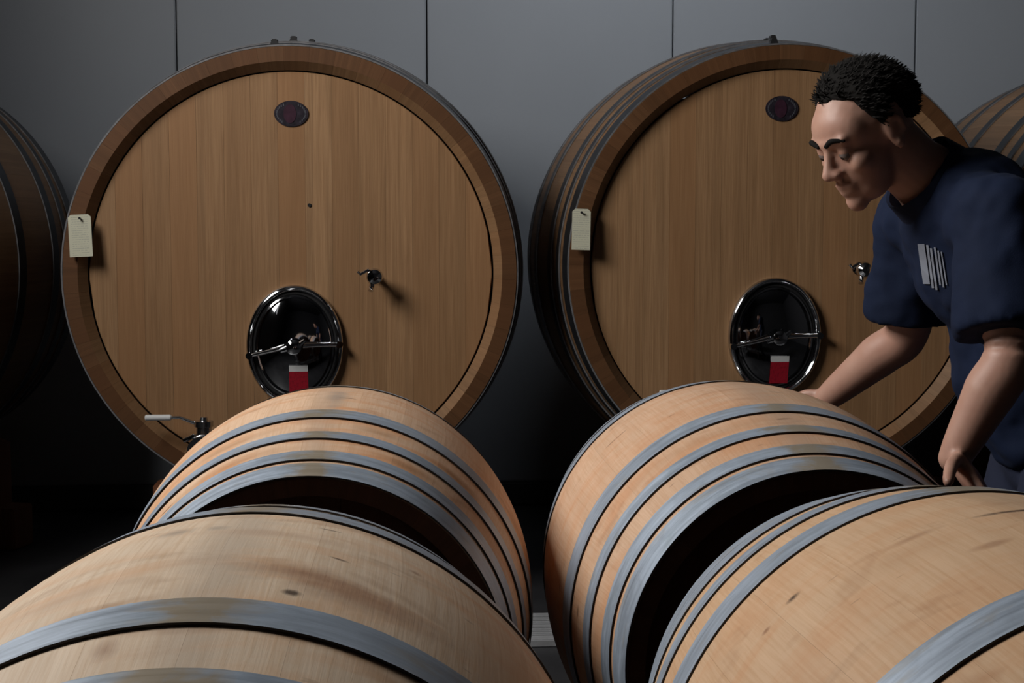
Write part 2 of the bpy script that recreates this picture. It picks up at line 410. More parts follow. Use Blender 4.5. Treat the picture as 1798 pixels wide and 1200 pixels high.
SPOTS = {'FL': [(0.070, -0.082, 0.085, 0.032, 0.8, BRN), (0.125, -0.102, 0.090, 0.030, 0.6, BRN), (0.0681, -0.1358, 0.008, 0.007, 0.9, DRK),
                (-0.0538, 0.069, 0.020, 0.020, 0.6, GRY), (-0.0195, 0.0675, 0.014, 0.016, 0.5, GRY), (0.17, 0.0449, 0.010, 0.010, 0.7, BRN),
                (-0.0601, -0.2472, 0.014, 0.030, 0.6, BRN), (-0.11, -0.10, 0.080, 0.022, 0.35, (0.42, 0.22, 0.12)), (0.05, 0.045, 0.10, 0.02, 0.3, (0.42, 0.22, 0.12))],
         'FR': [(-0.2512, 0.0662, 0.010, 0.006, 0.9, DRK), (-0.2921, 0.0547, 0.006, 0.005, 0.8, BRN), (-0.030, 0.030, 0.045, 0.006, 0.9, DRK),
                (-0.13, 0.029, 0.045, 0.010, 0.5, BRN), (-0.0865, -0.0586, 0.020, 0.008, 0.5, BRN), (-0.16, -0.005, 0.06, 0.03, 0.25, (0.40, 0.22, 0.11))],
         'BL': [(0.2508, -0.275, 0.060, 0.022, 0.8, RST), (0.17, -0.355, 0.070, 0.020, 0.7, RST), (0.0165, -0.06, 0.020, 0.10, 0.55, GRY), (0.10, -0.255, 0.05, 0.02, 0.5, RST), (-0.16, -0.26, 0.12, 0.02, 0.45, RST), (-0.15, -0.36, 0.12, 0.02, 0.45, RST)],
         'BR': [(-0.15, -0.26, 0.2, 0.025, 0.25, RST)]}
TI = {'BL': (0.66, 0.455, 0.31), 'FL': (0.70, 0.555, 0.415), 'BR': (0.60, 0.40, 0.27), 'FR': (0.585, 0.395, 0.25)}
for i, k in enumerate(('BL', 'FL', 'BR', 'FR')):
    make_barrel(LB[k], *BAR[k], TI[k], 3.0+i*7.3, {'BL': 0.85, 'FL': 0.5, 'BR': 0.55, 'FR': 0.4}[k], 0.05+0.06*i, SPOTS[k])
# two steel racks carry them
for row, lab in ((('BL', 'BR'), 'steel barrel rack under the two barrels nearer the casks'), (('FL', 'FR'), 'steel barrel rack under the two nearest barrels')):
    c = [T(*BAR[k][:3]) for k in row]; mid = (c[0]+c[1])/2
    rk = thing('barrel_rack', lab, 'rack', (mid.x, mid.y, 0))
    for yy in (-0.26, 0.26):
        link('cross_beam', box_mesh('cross_beam', 1.36, 0.06, 0.06, [M_rack], 0.006), rk, (0, yy, 0.19))
        for xx in (-0.62, 0.62):
            link('leg', box_mesh('leg', 0.05, 0.05, 0.16, [M_rack], 0.005), rk, (xx, yy, 0.08))
        for k, cc in zip(row, c):
            ax = cc.x-mid.x+sin(BAR[k][3]+YAW)*(yy+mid.y-cc.y); r = bprof(yy+mid.y-cc.y)+0.0005; cz = cc.z
            for s_ in (-1, 1):
                pts = [(ax+s_*q, cz-sqrt(r*r-q*q)-0.002) for q in (0.10, 0.14, 0.18)]
                poly = pts+[(ax+s_*0.18, 0.22), (ax+s_*0.10, 0.22)]
                link('saddle', fix(mesh('saddle', *prism_y(poly, yy-0.025, yy+0.025), None, [M_rack])), rk)
    for xx in (-0.62, 0.62):
        link('side_rail', box_mesh('side_rail', 0.05, 0.46, 0.04, [M_rack], 0.005), rk, (xx, 0, 0.10))

# ------------------------------------------------------------------ big oak casks
CR, CKB, CL, CW = 0.7169, 1.084, 1.273, -0.0802
CBR = CR*CKB
def cprof(t): return CBR-(CBR-CR)*(t/(CL/2))**2
CN = 54
CSM = stave_mesh('cask_stave', cprof, CL/2, CN, 0.078, 20, 3, 0.00015, False, (0.034, 0.046)); CSM.materials.append(M_cask_side); CSM.materials.append(M_cask_rim); CSM.materials.append(M_chime)
for p in CSM.polygons:
    c = p.center; p.material_index = 1 if abs(c.y) > CL/2-1e-4 else (2 if sqrt(c.x**2+c.z**2) < cprof(c.y)-0.045 else 0)
CHB = board_meshes('cask_head_board', CR*0.8905, CR*0.8935, 0, 0.040, 0.003, 15, [M_cask_head])
CHO = [(0.105, 0.155), (0.375, 0.425), (0.495, 0.530), (0.575, 0.634)]
CHM = {s: [hoop_mesh('cask_hoop', s*a, s*b, cprof, 0.005, 0.0005, 0.001, [M_cask_hoop, M_hoop_rim], 144) for a, b in CHO] for s in (1, -1)}
REC = 0.034      # how deep the head sits behind the rim

def ring_ellipse(name, prof, a, b, mats, n=72):
    """sweep (offset outward, y) profile round an ellipse with half axes a (x), b (z)"""
    V = []; Fc = []; k = len(prof)
    for i in range(n):
        t = 2*pi*i/n
        for o, y in prof: V.append(((a+o)*sin(t), y, (b+o)*cos(t)))
    for i in range(n):
        for j in range(k-1):
            p, q = i*k+j, ((i+1) % n)*k+j
            Fc.append((p, p+1, q+1, q))
    return fix(mesh(name, V, Fc, 0.7, mats))
def dish_ellipse(name, a, b, depth, mats, n=72, m=10):
    V = [(0, -depth, 0)]; Fc = []
    for j in range(1, m+1):
        q = j/m; y = -depth*(1-q**2.6)
        for i in range(n):
            t = 2*pi*i/n; V.append((a*q*sin(t), y, b*q*cos(t)))
    for i in range(n): Fc.append((0, 1+i, 1+(i+1) % n))
    for j in range(m-1):
        for i in range(n):
            p, q = 1+j*n+i, 1+j*n+(i+1) % n; Fc.append((p, p+n, q+n, q))
    return fix(mesh(name, V, Fc, 0.9, mats))
def red_patch_mat():
    s = N('red_door_patch'); tc = s.n('ShaderNodeTexCoord').outputs['Object']
    f = s.noise(tc, 140, 3); return s.set(s.mix(s.rng(f, 0.5, 0.62, 0, 0.6), (0.42, 0.012, 0.03), (0.20, 0.01, 0.02)), 0.35)
M_red = red_patch_mat()
M_plaque = plain('dark_oval_plaque', (0.030, 0.024, 0.034), 0.38, 0.2, 0.5, 60)
M_plaque2 = plain('plaque_emblem', (0.050, 0.018, 0.034), 0.4, 0.1, 0.3, 50)
M_plaque3 = plain('plaque_lettering', (0.11, 0.11, 0.13), 0.4, 0.3, 0.3, 50)

def oval(name, a, b, th, mats, parent, loc, n=48):
    V, Fc = prism_y([(a*sin(2*pi*i/n), b*cos(2*pi*i/n)) for i in range(n)], -th, 0)
    return link(name, fix(mesh(name, V, Fc, 0.6, mats)), parent, loc)
def make_cask(label, front, yaw, spin, front_kit, group='big oak casks along the grey wall'):
    """front = centre of the front head plane in room coordinates"""
    ax = Vector((sin(yaw), cos(yaw), 0))
    c = Vector(front)+ax*CL/2
    root = thing('oak_cask', label, 'cask', (c.x, c.y, c.z-CBR), -yaw, group)
    for k in range(CN):
        link('stave', CSM, root, (0, 0, CBR), (0, 2*pi*k/CN+spin, 0))
    for s in (1, -1):
        for hi, m in enumerate(CHM[s]):
            h = link('hoop', m, root, (0, 0, CBR))
            a, b = CHO[hi]; tm = s*(a+b)/2; r = cprof(tm)+0.004
            if hi != 2:
                an = {0: 0.060, 1: 0.0, 2: 0.0, 3: -0.066}[hi]
                bm = bmesh.new()
                q = bmesh.ops.create_cube(bm, size=1)
                for v in q['verts']: v.co = Vector((v.co.x*0.022*(0.6 if v.co.z > 0 else 1.3), v.co.y*0.030+tm, v.co.z*0.018+0.007+r))
                tube_bm(bm, [(-0.011, tm, r+0.010), (0.011, tm, r+0.010)], 0.005, 8)
                link('hoop_bolt', from_bm('hoop_bolt', bm, [M_black]), h, (0, 0, 0), (0, an, 0))
        for m in CHB:
            link('head_board', m, root, (0, s*(CL/2-REC), CBR), (0, 0, 0 if s < 0 else pi))
    if front_kit: front_kit(root)
    return root
HEADY = -(CL/2-REC)          # front face of the head boards in cask coordinates
PXM = 557.0                  # pixels per metre at the head of the left cask

def fittings(door, plaque, tap, valve, plug):
    def kit(root):
        def at(p, out=0.0): return (p[0], HEADY-out, CBR+p[1])
        # oval plaque
        pl = oval('plaque', 0.054, 0.041, 0.004, [M_plaque], root, at(plaque))
        oval('emblem', 0.020, 0.030, 0.0015, [M_plaque2], pl, (-0.004, -0.004, 0), 28)
        bm = bmesh.new()
        for k in range(11):
            for sg in (1, -1):
                an = sg*(0.55+0.2*k) if k < 6 else sg*(0.45+0.2*k)
                q = bmesh.ops.create_cube(bm, size=1)
                for v in q['verts']:
                    p = Vector((v.co.x*0.004, v.co.y*0.001-0.0045, v.co.z*0.007))
                    v.co = Vector((p.x+0.045*sin(an), p.y, p.z+0.033*cos(an)))
        link('plaque_border', from_bm('plaque_border', bm, [M_plaque3], None), pl)['kind'] = 'stuff'
        if plug: oval('plug', 0.006, 0.006, 0.003, [M_gasket], root, at(plug), 16)
        # manhole door
        dw, dh = 0.1545, 0.194
        d = link('manhole_door', dish_ellipse('manhole_door', dw*0.84, dh*0.87, 0.030, [M_dish]), root, at(door, 0.006))
        link('door_frame', ring_ellipse('door_frame', [(0.000, 0.008), (0.0, -0.012), (-0.004, -0.018), (-0.010, -0.020), (-0.016, -0.016), (-0.019, -0.006), (-0.030, 0.003)], dw, dh, [M_chrome]), d)
        link('door_seal', ring_ellipse('door_seal', [(0.004, -0.002), (0.0, -0.008), (-0.006, -0.008), (-0.010, 0.004)], dw*0.86, dh*0.885, [M_gasket]), d)
        link('door_rim', ring_ellipse('door_rim', [(0.004, -0.004), (0.002, -0.012), (-0.003, -0.014), (-0.008, -0.006)], dw*0.80, dh*0.83, [M_chrome]), d)
        bm = bmesh.new()
        tube_bm(bm, [(-dw*0.92, -0.030, -0.030), (-0.07, -0.050, -0.012), (-0.028, -0.060, 0.000)], [0.0060, 0.0065, 0.009], 12)
        tube_bm(bm, [(0.028, -0.060, 0.004), (0.07, -0.052, 0.005), (dw*0.95, -0.030, 0.004)], [0.009, 0.0075, 0.0070], 12)
        link('crossbar', from_bm('crossbar', bm, [M_chrome]), d)
        bm = bmesh.new()
        tube_bm(bm, [(0, -0.02, 0), (0, -0.050, 0), (0, -0.056, 0), (0, -0.080, 0), (0, -0.088, 0)], [0.012, 0.012, 0.026, 0.024, 0.012], 14)
        tube_bm(bm, [(-0.042, -0.074, -0.012), (-0.014, -0.072, -0.002)], [0.007, 0.010], 10)
        tube_bm(bm, [(0.014, -0.072, 0.004), (0.036, -0.076, 0.022)], [0.010, 0.007], 10)
        link('wing_nut', from_bm('wing_nut', bm, [M_chrome]), d)
        for q in (-1, 1):
            link('hinge_pin', mesh('hinge_pin', *lathe_y([(-0.040, 0.0), (-0.040, 0.011), (-0.010, 0.011)], 16, False), 0.6, [M_chrome]), d, (q*dw*0.93, 0, -0.030 if q < 0 else 0.004))
        lb = link('door_red_patch', box_mesh('door_red_patch', 0.060, 0.0012, 0.075, [M_red], 0.0), d, (0.012, -0.0225, -0.118), (0.24, 0, 0))  # red patch on each door plate, with a pale strip above it
        link('pale_patch_strip', box_mesh('pale_patch_strip', 0.060, 0.0014, 0.020, [M_grip], 0.0), lb, (0, 0, 0.0475))
        # sample tap
        t = link('sample_tap', mesh('sample_tap', *lathe_y([(0, 0), (0, 0.018), (-0.010, 0.018), (-0.012, 0.011), (-0.056, 0.012), (-0.060, 0.022), (-0.076, 0.027), (-0.092, 0.023), (-0.102, 0.012), (-0.104, 0)], 24, False), 0.5, [M_chrome]), root, at(tap))
        tube('spout', [(-0.006, -0.076, -0.012), (-0.010, -0.080, -0.034), (-0.012, -0.086, -0.044)], [0.009, 0.008, 0.009], [M_chrome], t)
        tube('tap_lever', [(-0.008, -0.082, 0.014), (-0.020, -0.088, 0.022), (-0.045, -0.092, 0.008), (-0.052, -0.092, 0.018)], [0.006, 0.005, 0.005, 0.006], [M_chrome], t)
        # drain valve with lever
        v = link('drain_valve', mesh('drain_valve', *lathe_y([(0, 0), (0, 0.045), (-0.014, 0.045), (-0.018, 0.030), (-0.060, 0.030), (-0.064, 0.040), (-0.110, 0.042), (-0.116, 0.034), (-0.150, 0.032), (-0.152, 0.043), (-0.172, 0.043), (-0.174, 0.0)], 28, False), 0.4, [M_satin]), root, at(valve))
        tube('valve_stem', [(0.0, -0.085, 0.03), (0.0, -0.085, 0.062), (0.0, -0.085, 0.064), (0, -0.085, 0.082), (0, -0.085, 0.083), (0, -0.085, 0.094)], [0.024, 0.024, 0.030, 0.030, 0.014, 0.011], [M_satin], v, 14)
        tube('lever_rod', [(0.0, -0.085, 0.074), (-0.030, -0.085, 0.076), (-0.075, -0.085, 0.094), (-0.112, -0.085, 0.094)], [0.007, 0.006, 0.005, 0.005], [M_satin], v)
        tube('lever_grip', [(-0.100, -0.085, 0.094), (-0.104, -0.085, 0.094), (-0.180, -0.085, 0.094), (-0.183, -0.085, 0.094)], [0.006, 0.0095, 0.0095, 0.006], [M_grip], v)
        tube('clamp_bolt', [(-0.055, -0.158, 0.03), (-0.020, -0.160, 0.045)], 0.007, [M_chrome], v, 10)
    return kit
Lc = T(-0.7003, 4.95, -0.2015); Rc = T(0.90, 5.0883, -0.1831)
def offs(cx, cy, pts, k): return [((p[0]-cx)/k, (cy-p[1])/k) if p else None for p in pts]
kl = offs(510.5, 481.5, [(513, 609), (511, 201), (655, 486), (356, 782), (541, 361)], 552)
kr = offs(1384, 468, [(1367, 593), (1375, 190), (1516, 473), (1252, 738), None], 540)
make_cask('oak cask with the drain lever and cream tag in full view', Lc, CW+YAW, 0.03, fittings(*kl))
make_cask('oak cask half hidden behind the leaning person', Rc, CW+YAW, 0.01, fittings(*kr))
FLc = T(-2.533, 5.601, -0.2015); FRc = T(2.37, 6.10, -0.205)
def front_of(c, yaw): return Vector(c)-Vector((sin(yaw), cos(yaw), 0))*CL/2
make_cask('shadowed oak cask at the far left edge showing its black hoops', front_of(FLc, 0.233+YAW), 0.233+YAW, 0.02, None)
make_cask('oak cask at the far right edge behind the shoulder of the person', front_of(FRc, -0.05+YAW), -0.05+YAW, 0.04, None)
# wooden cradles under the casks
for c, yaw, lab in ((Lc+Vector((sin(CW+YAW), cos(CW+YAW), 0))*CL/2, CW+YAW, 'red-brown timber cradle under the cask with the drain lever'),
                    (Rc+Vector((sin(CW+YAW), cos(CW+YAW), 0))*CL/2, CW+YAW, 'timber cradle under the cask behind the person'),
                    (FLc, 0.233+YAW, 'timber cradle under the shadowed cask at far left'),
                    (FRc, -0.05+YAW, 'timber cradle under the cask at the far right')):
    ck = thing('cask_cradle', lab, 'cradle', (c.x, c.y, 0), -yaw)
    for yy in (-0.47, 0.47):
        link('cross_beam', box_mesh('cross_beam', 1.10, 0.14, 0.16, [M_chock], 0.006), ck, (0, yy, 0.08))
        r = cprof(abs(yy)-0.06)+0.007
        for s in (-1, 1):
            poly = [(s*q, c.z-sqrt(r*r-q*q)) for q in (0.18, 0.24, 0.30, 0.365)]+[(s*0.466, 0.40), (s*0.466, 0.16), (s*0.18, 0.16)]
            link('chock', fix(mesh('chock', *prism_y(poly, yy-0.06, yy+0.06), None, [M_chock])), ck)

# paper tags nailed to the rims
def tag_mat():
    s = N('printed_cream_tag'); tc = s.n('ShaderNodeTexCoord').outputs['Object']
    sp = s.n('ShaderNodeSeparateXYZ'); s.l(tc, sp.inputs[0]); x, y, z = sp.outputs
    ln = s.math('GREATER_THAN', s.math('SINE', s.math('MULTIPLY', z, 900)), 0.55)
    wd = s.math('GREATER_THAN', s.noise(s.comb(s.math('MULTIPLY', x, 260), 0.0, s.math('MULTIPLY', z, 140)), 1.0, 2), 0.45)
    ins = s.math('LESS_THAN', s.math('ABSOLUTE', x), 0.026)
    f = s.math('MULTIPLY', s.math('MULTIPLY', ln, wd), s.math('MULTIPLY', ins, 0.38))
    return s.set(s.mix(f, (0.62, 0.61, 0.47), (0.20, 0.21, 0.20)), 0.6)
M_tag = tag_mat()
def paper_tag(label, px, py, Y, tilt, k=1.0):
    t = thing('paper_tag', label, 'tag', Pt(px, py, Y), -(CW+YAW), 'paper tags on the cask rims')
    w, h, c = 0.0355*k, 0.0665, 0.009
    poly = [(-w, -h), (w, -h), (w, h-c), (w-c, h), (-w+c, h), (-w, h-c)]
    m = fix(mesh('paper', *prism_y(poly, -0.0008, 0.0008), None, [M_tag]))
    p = link('paper', m, t, (0, 0, 0), (-0.09, tilt, 0))
    link('nail', mesh('nail', *lathe_y([(-0.004, 0), (-0.004, 0.004), (0.012, 0.0015)], 12, False), 0.6, [M_black]), t, (0, -0.004, h-0.012))
paper_tag('cream paper tag nailed to the rim of the cask with the drain lever', 141, 414, 4.883, -0.05)
paper_tag('grey-cream paper tag nailed to the rim of the cask behind the person', 1020.5, 403, 5.016, 0.03, 0.84)

# ------------------------------------------------------------------ the person
def eval_mesh(o):
    dg = bpy.context.evaluated_depsgraph_get(); dg.update()
    return bpy.data.meshes.new_from_object(o.evaluated_get(dg))
def ico(bm, c, r, rot=None, sub=3):
    q = bmesh.ops.create_icosphere(bm, subdivisions=sub, radius=1)
    r = r if hasattr(r, '__len__') else (r, r, r)
    for v in q['verts']:
        p = Vector((v.co.x*r[0], v.co.y*r[1], v.co.z*r[2]))
        if rot is not None: p = rot @ p
        v.co = p+Vector(c)
def limb(bm, pts, rad, n=20, caps=True, flat=None):
    """tapered limb: smooth tube, with round ends when caps"""
    P_ = [Vector(p) for p in pts]; R_ = list(rad); Q = []; S = []
    for i in range(len(P_)-1):
        for k in range(6):
            t = k/6; p0 = P_[max(i-1, 0)]; p1 = P_[i]; p2 = P_[i+1]; p3 = P_[min(i+2, len(P_)-1)]
            Q.append(0.5*((2*p1)+(p2-p0)*t+(2*p0-5*p1+4*p2-p3)*t*t+(3*p1-p0-3*p2+p3)*t**3)); S.append(R_[i]+(R_[i+1]-R_[i])*t)
    Q.append(P_[-1]); S.append(R_[-1])
    tube_bm(bm, Q, S, n)
    if caps: ico(bm, Q[0], S[0]); ico(bm, Q[-1], S[-1])
def blob(name, bm, voxel, smooth, mats, parent, factor=0.5, folds=0):
    bmesh.ops.recalc_face_normals(bm, faces=bm.faces[:])
    m = bpy.data.meshes.new(name+'_src'); bm.to_mesh(m); bm.free()
    o = bpy.data.objects.new(name+'_src', m); col.objects.link(o)
    md = o.modifiers.new('r', 'REMESH'); md.mode = 'VOXEL'; md.voxel_size = voxel; md.use_smooth_shade = True
    if smooth:
        sm = o.modifiers.new('s', 'SMOOTH'); sm.factor = factor; sm.iterations = smooth
    if folds:
        tx = bpy.data.textures.new('folds', 'CLOUDS'); tx.noise_scale = 0.11; tx.noise_depth = 2
        dm = o.modifiers.new('d', 'DISPLACE'); dm.texture = tx; dm.strength = folds; dm.mid_level = 0.5
    e = eval_mesh(o); bpy.data.objects.remove(o)
    e.name = name; e.materials.clear()
    for a in mats: e.materials.append(a)
    for p in e.polygons: p.use_smooth = True; p.material_index = 0
    return link(name, e, parent)
def skin_mat():
    s = N('skin'); tc = s.n('ShaderNodeTexCoord').outputs['Object']
    f = s.noise(tc, 18, 4); c = s.mix(s.rng(f, 0.3, 0.7), (0.42, 0.225, 0.165), (0.48, 0.28, 0.21))
    s.b.inputs['Subsurface Weight'].default_value = 0.08; s.b.inputs['Subsurface Radius'].default_value = (0.01, 0.004, 0.002)
    return s.set(c, 0.5)
M_skin = skin_mat()
def cloth(name, c, sc=500):
    s = N(name); tc = s.n('ShaderNodeTexCoord').outputs['Object']
    f = s.noise(tc, sc, 2); g = s.noise(tc, 9, 3)
    k = s.mix(s.rng(g, 0.3, 0.7), tuple(v*0.85 for v in c), tuple(v*1.15 for v in c)); s.bump(f, 0.2, 0.001)
    return s.set(k, 0.85, 0, 0.2)
M_navy = cloth('navy_polo', (0.0055, 0.0115, 0.034)); M_jeans = cloth('dark_trousers', (0.016, 0.020, 0.040)); M_collar = cloth('dark_collar', (0.010, 0.016, 0.040))
M_hair = cloth('dark_hair', (0.0055, 0.0045, 0.004), 260); M_shoe = plain('black_shoe', (0.015, 0.014, 0.014), 0.5)
M_white = plain('white_embroidery', (0.20, 0.22, 0.27), 0.8); M_eye = plain('eye_white', (0.16, 0.13, 0.12), 0.25); M_iris = plain('dark_iris', (0.02, 0.012, 0.01), 0.2)

pelv = T(0.985, 2.74, -0.41); root_p = thing('person', 'person in navy polo shirt bending over a barrel, arms reaching down', 'person', (pelv.x, pelv.y, 0))
def L(v): return v-Vector((pelv.x, pelv.y, 0))
def Q(px, py, Y): return L(Pt(px, py, Y))
neck = Q(1636, 322, 2.72); chest = Q(1725, 440, 2.73); waist = Q(1805, 660, 2.74); hip = L(pelv)
sh_n, el_n, wr_n = Q(1755, 385, 2.55), Q(1772, 625, 2.47), Q(1712, 822, 2.47)
def on_barrel(k, t, phi, lift):
    """point over a barrel: t metres towards the camera from its middle, phi from its top; also the local directions"""
    x, y, z, w = BAR[k]; r = bprof(t)+0.004+lift
    c = Vector((x-sin(w)*t, y-cos(w)*t, z)); rad = Vector((sin(phi)*cos(w), -sin(phi)*sin(w), cos(phi)))
    tan = Vector((cos(phi)*cos(w), -cos(phi)*sin(w), -sin(phi))); o = T(0, 0, 0)
    p = c+rad*r
    return L(T(*p)), T(*rad)-o, T(*tan)-o, T(-sin(w), -cos(w), 0)-o
wr_n, rad_n, tan_n, fwd_n = on_barrel('BR', 0.19, 0.86, 0.046)
sh_f, el_f, wr_f = Q(1612, 385, 2.90), Q(1592, 585, 2.98), Q(1452, 700, 3.12)
# head frame
hc = Q(1519, 232, 2.68)
fw = T(-0.82, -0.36, -0.52)-T(0, 0, 0); fw.normalize()
upv = Vector((0, 0, 1)); upv = (upv-fw*upv.dot(fw)).normalized()
sd = upv.cross(fw)                                     # the person's left
HM = Matrix((fw, sd, upv)).transposed()*0.94
def H(x, y, z): return hc+HM @ Vector((x, y, z))
def arm(bm, a, e, w, r, k=1.0):
    limb(bm, [a, a.lerp(e, 0.5), e, e.lerp(w, 0.35), w], [r*1.0, r*0.95, r*0.80, r*0.82, r*0.50])
def hand(bm, w, d, palm_n, sc=1.0, curl=0.5, flip=1):
    """w wrist, d direction of the fingers, palm_n the way the palm faces"""
    d = d.normalized(); n = (palm_n-d*palm_n.dot(d)).normalized(); s = d.cross(n)*flip
    c0 = w+d*0.045*sc
    R3 = Matrix((d, s, n)).transposed()
    ico(bm, c0, (0.052*sc, 0.042*sc, 0.017*sc), R3); ico(bm, w+d*0.075*sc, (0.028*sc, 0.042*sc, 0.014*sc), R3)
    for k, (off, ln) in enumerate(((-0.031, 0.068), (-0.0105, 0.078), (0.0105, 0.073), (0.031, 0.058))):
        p = w+d*0.085*sc+s*off*sc; q = d.copy(); pts = [p]
        for j, f in enumerate((0.45, 0.32, 0.23)):
            q = (q+n*curl*(0.35+0.35*j)).normalized(); p = p+q*ln*f*sc*1.15; pts.append(p.copy())
        limb(bm, pts, [0.0095*sc, 0.009*sc, 0.0082*sc, 0.0072*sc], 12)
    p = w+d*0.030*sc-s*0.034*sc; q = (d*0.55-s*0.75+n*0.35).normalized(); pts = [p]
    for f in (0.036, 0.030, 0.024):
        pts.append(pts[-1]+q*f*sc); q = (q+d*0.45+n*0.25).normalized()
    limb(bm, pts, [0.013*sc, 0.0115*sc, 0.0105*sc, 0.009*sc], 12)
hn, hf = L(T(0.985, 2.66, 0)), L(T(0.99, 2.82, 0))
kn_n, kn_f = L(T(0.87, 2.62, -0.83)), L(T(0.89, 2.86, -0.83)); an_n, an_f = L(T(0.99, 2.62, -1.21)), L(T(1.02, 2.88, -1.21))
hip_n, hip_f = hip+(L(T(0.985, 2.65, -0.44))-hip), hip+(L(T(0.985, 2.83, -0.44))-hip)
bm = bmesh.new()
ico(bm, H(-0.012, 0, 0.028), (0.096, 0.076, 0.088), HM)
ico(bm, H(0.030, 0, -0.030), (0.060, 0.060, 0.085), HM)
ico(bm, H(0.036, 0, -0.076), (0.048, 0.048, 0.040), HM)
ico(bm, H(0.074, 0, -0.100), 0.020)
ico(bm, H(0.040, 0, 0.030), (0.050, 0.066, 0.055), HM)
limb(bm, [H(0.086, 0, 0.012), H(0.095, 0, -0.008), H(0.108, 0, -0.030)], [0.008, 0.0095, 0.0115], 12)
for s in (-1, 1):
    ico(bm, H(0.100, s*0.012, -0.034), 0.010, None, 2)
    limb(bm, [H(0.086, s*0.006, 0.022), H(0.078, s*0.042, 0.024)], [0.010, 0.009], 10)
    ico(bm, H(0.0735, s*0.031, 0.0025), 0.0145, None, 2)
    ico(bm, H(0.058, s*0.042, -0.026), (0.024, 0.020, 0.022), HM)
    ico(bm, H(-0.006, s*0.077, -0.004), (0.019, 0.008, 0.033), HM); ico(bm, H(-0.004, s*0.080, -0.026), (0.011, 0.008, 0.013), HM)
    limb(bm, [H(-0.002, s*0.082, 0.022), H(-0.020, s*0.086, 0.016), H(-0.022, s*0.086, -0.010)], [0.005, 0.005, 0.004], 8)
limb(bm, [H(0.084, -0.020, -0.062), H(0.094, 0, -0.059), H(0.084, 0.020, -0.062)], [0.006, 0.008, 0.006], 10)
limb(bm, [H(0.082, -0.017, -0.074), H(0.090, 0, -0.075), H(0.082, 0.017, -0.074)], [0.006, 0.0085, 0.006], 10)
limb(bm, [H(-0.030, 0, -0.045), neck.lerp(H(-0.03, 0, -0.045), 0.45), neck, chest.lerp(neck, 0.5)], [0.060, 0.057, 0.064, 0.075])
# trunk and legs under the clothes
ax_t = (neck-hip).normalized()
across = (sh_n-sh_f).normalized(); fr = across.cross(ax_t).normalized()
across = ax_t.cross(fr).normalized(); TM = Matrix((fr, across, ax_t)).transposed()
ico(bm, chest, (0.100, 0.150, 0.170), TM); ico(bm, waist, (0.095, 0.130, 0.160), TM); ico(bm, hip, (0.105, 0.145, 0.110), TM)
arm(bm, sh_n, el_n, wr_n, 0.052); arm(bm, sh_f, el_f, wr_f, 0.052)
limb(bm, [chest.lerp(neck, 0.4), sh_n], [0.06, 0.055]); limb(bm, [chest.lerp(neck, 0.4), sh_f], [0.06, 0.055])
def down(a, b): return (b-a).normalized()
hand(bm, wr_n, tan_n*0.55+fwd_n*0.75-rad_n*0.16, -rad_n, 1.0, 0.16, 1)
hand(bm, wr_f, (L(T(0.56, 3.20, -0.44))-wr_f), T(-0.3, -0.9, -0.35)-T(0, 0, 0), 1.0, 0.6, 1)
for h_, k_, a_ in ((hip_n, kn_n, an_n), (hip_f, kn_f, an_f)):
    limb(bm, [h_, h_.lerp(k_, 0.5), k_, k_.lerp(a_, 0.35), a_], [0.082, 0.072, 0.053, 0.054, 0.036])
    limb(bm, [a_, a_+Vector((-0.10, 0, -0.055))], [0.04, 0.030])
blob('body', bm, 0.0045, 4, [M_skin], root_p)
for s in (-1, 1):
    e = bmesh.new(); ico(e, H(0.0755, s*0.031, -0.003), 0.0122, None, 2); eo = link('eye', from_bm('eye', e, [M_eye], 1.0), root_p)
    e = bmesh.new(); ico(e, H(0.0832, s*0.031, -0.0065), 0.0052, None, 2); link('iris', from_bm('iris', e, [M_iris], 1.0), eo)
    e = bmesh.new(); limb(e, [H(0.0945, s*0.012, 0.022), H(0.092, s*0.030, 0.030), H(0.080, s*0.048, 0.024)], [0.004, 0.005, 0.003], 8)
    link('eyebrow', from_bm('eyebrow', e, [M_hair], 1.0), root_p)
# short dark hair: scalp shell cut along the hairline
bm = bmesh.new(); nu, nv = 90, 60; grid = {}
def scalp(u, v, k):
    d = Vector((sin(v)*cos(u), sin(v)*sin(u), cos(v)))
    r = Vector((0.0985, 0.0795, 0.0915)); wob = 0.0010*sin(31*u+13*v)+0.0008*sin(47*v+23*u)
    return Vector((-0.014+d.x*(r.x+k+wob), d.y*(r.y+k+wob), 0.030+d.z*(r.z+k+wob*0.6)))
def hairline(u):
    d = abs((u+pi) % (2*pi)-pi)      # 0 = front, pi = back
    K = ((0.0, 0.86), (0.45, 0.80), (0.95, 0.98), (1.20, 1.50), (1.36, 1.82), (1.46, 1.80), (1.54, 1.44), (1.78, 1.44), (1.95, 1.95), (pi, 2.16))
    lim = 2.16
    for (a, b), (c_, e) in zip(K, K[1:]):
        if a <= d <= c_: lim = b+(e-b)*(d-a)/(c_-a)
    return lim
def keep(u, v): return v < hairline(u)
bm = bmesh.new()
vid = {}
def gv(i, j, k):
    key = (i % nu, j, k)
    if key not in vid: vid[key] = bm.verts.new(hc+HM @ scalp(2*pi*(i % nu)/nu, max(0.02, 2.3*j/nv), (-0.002+0.012*min(1.0, max(0.0, (hairline(2*pi*(i % nu)/nu)-2.3*j/nv)/0.5))) if k else -0.014))
    return vid[key]
kp = {(i, j): keep(2*pi*(i+0.5)/nu, 2.3*(j+0.5)/nv) for i in range(nu) for j in range(nv)}
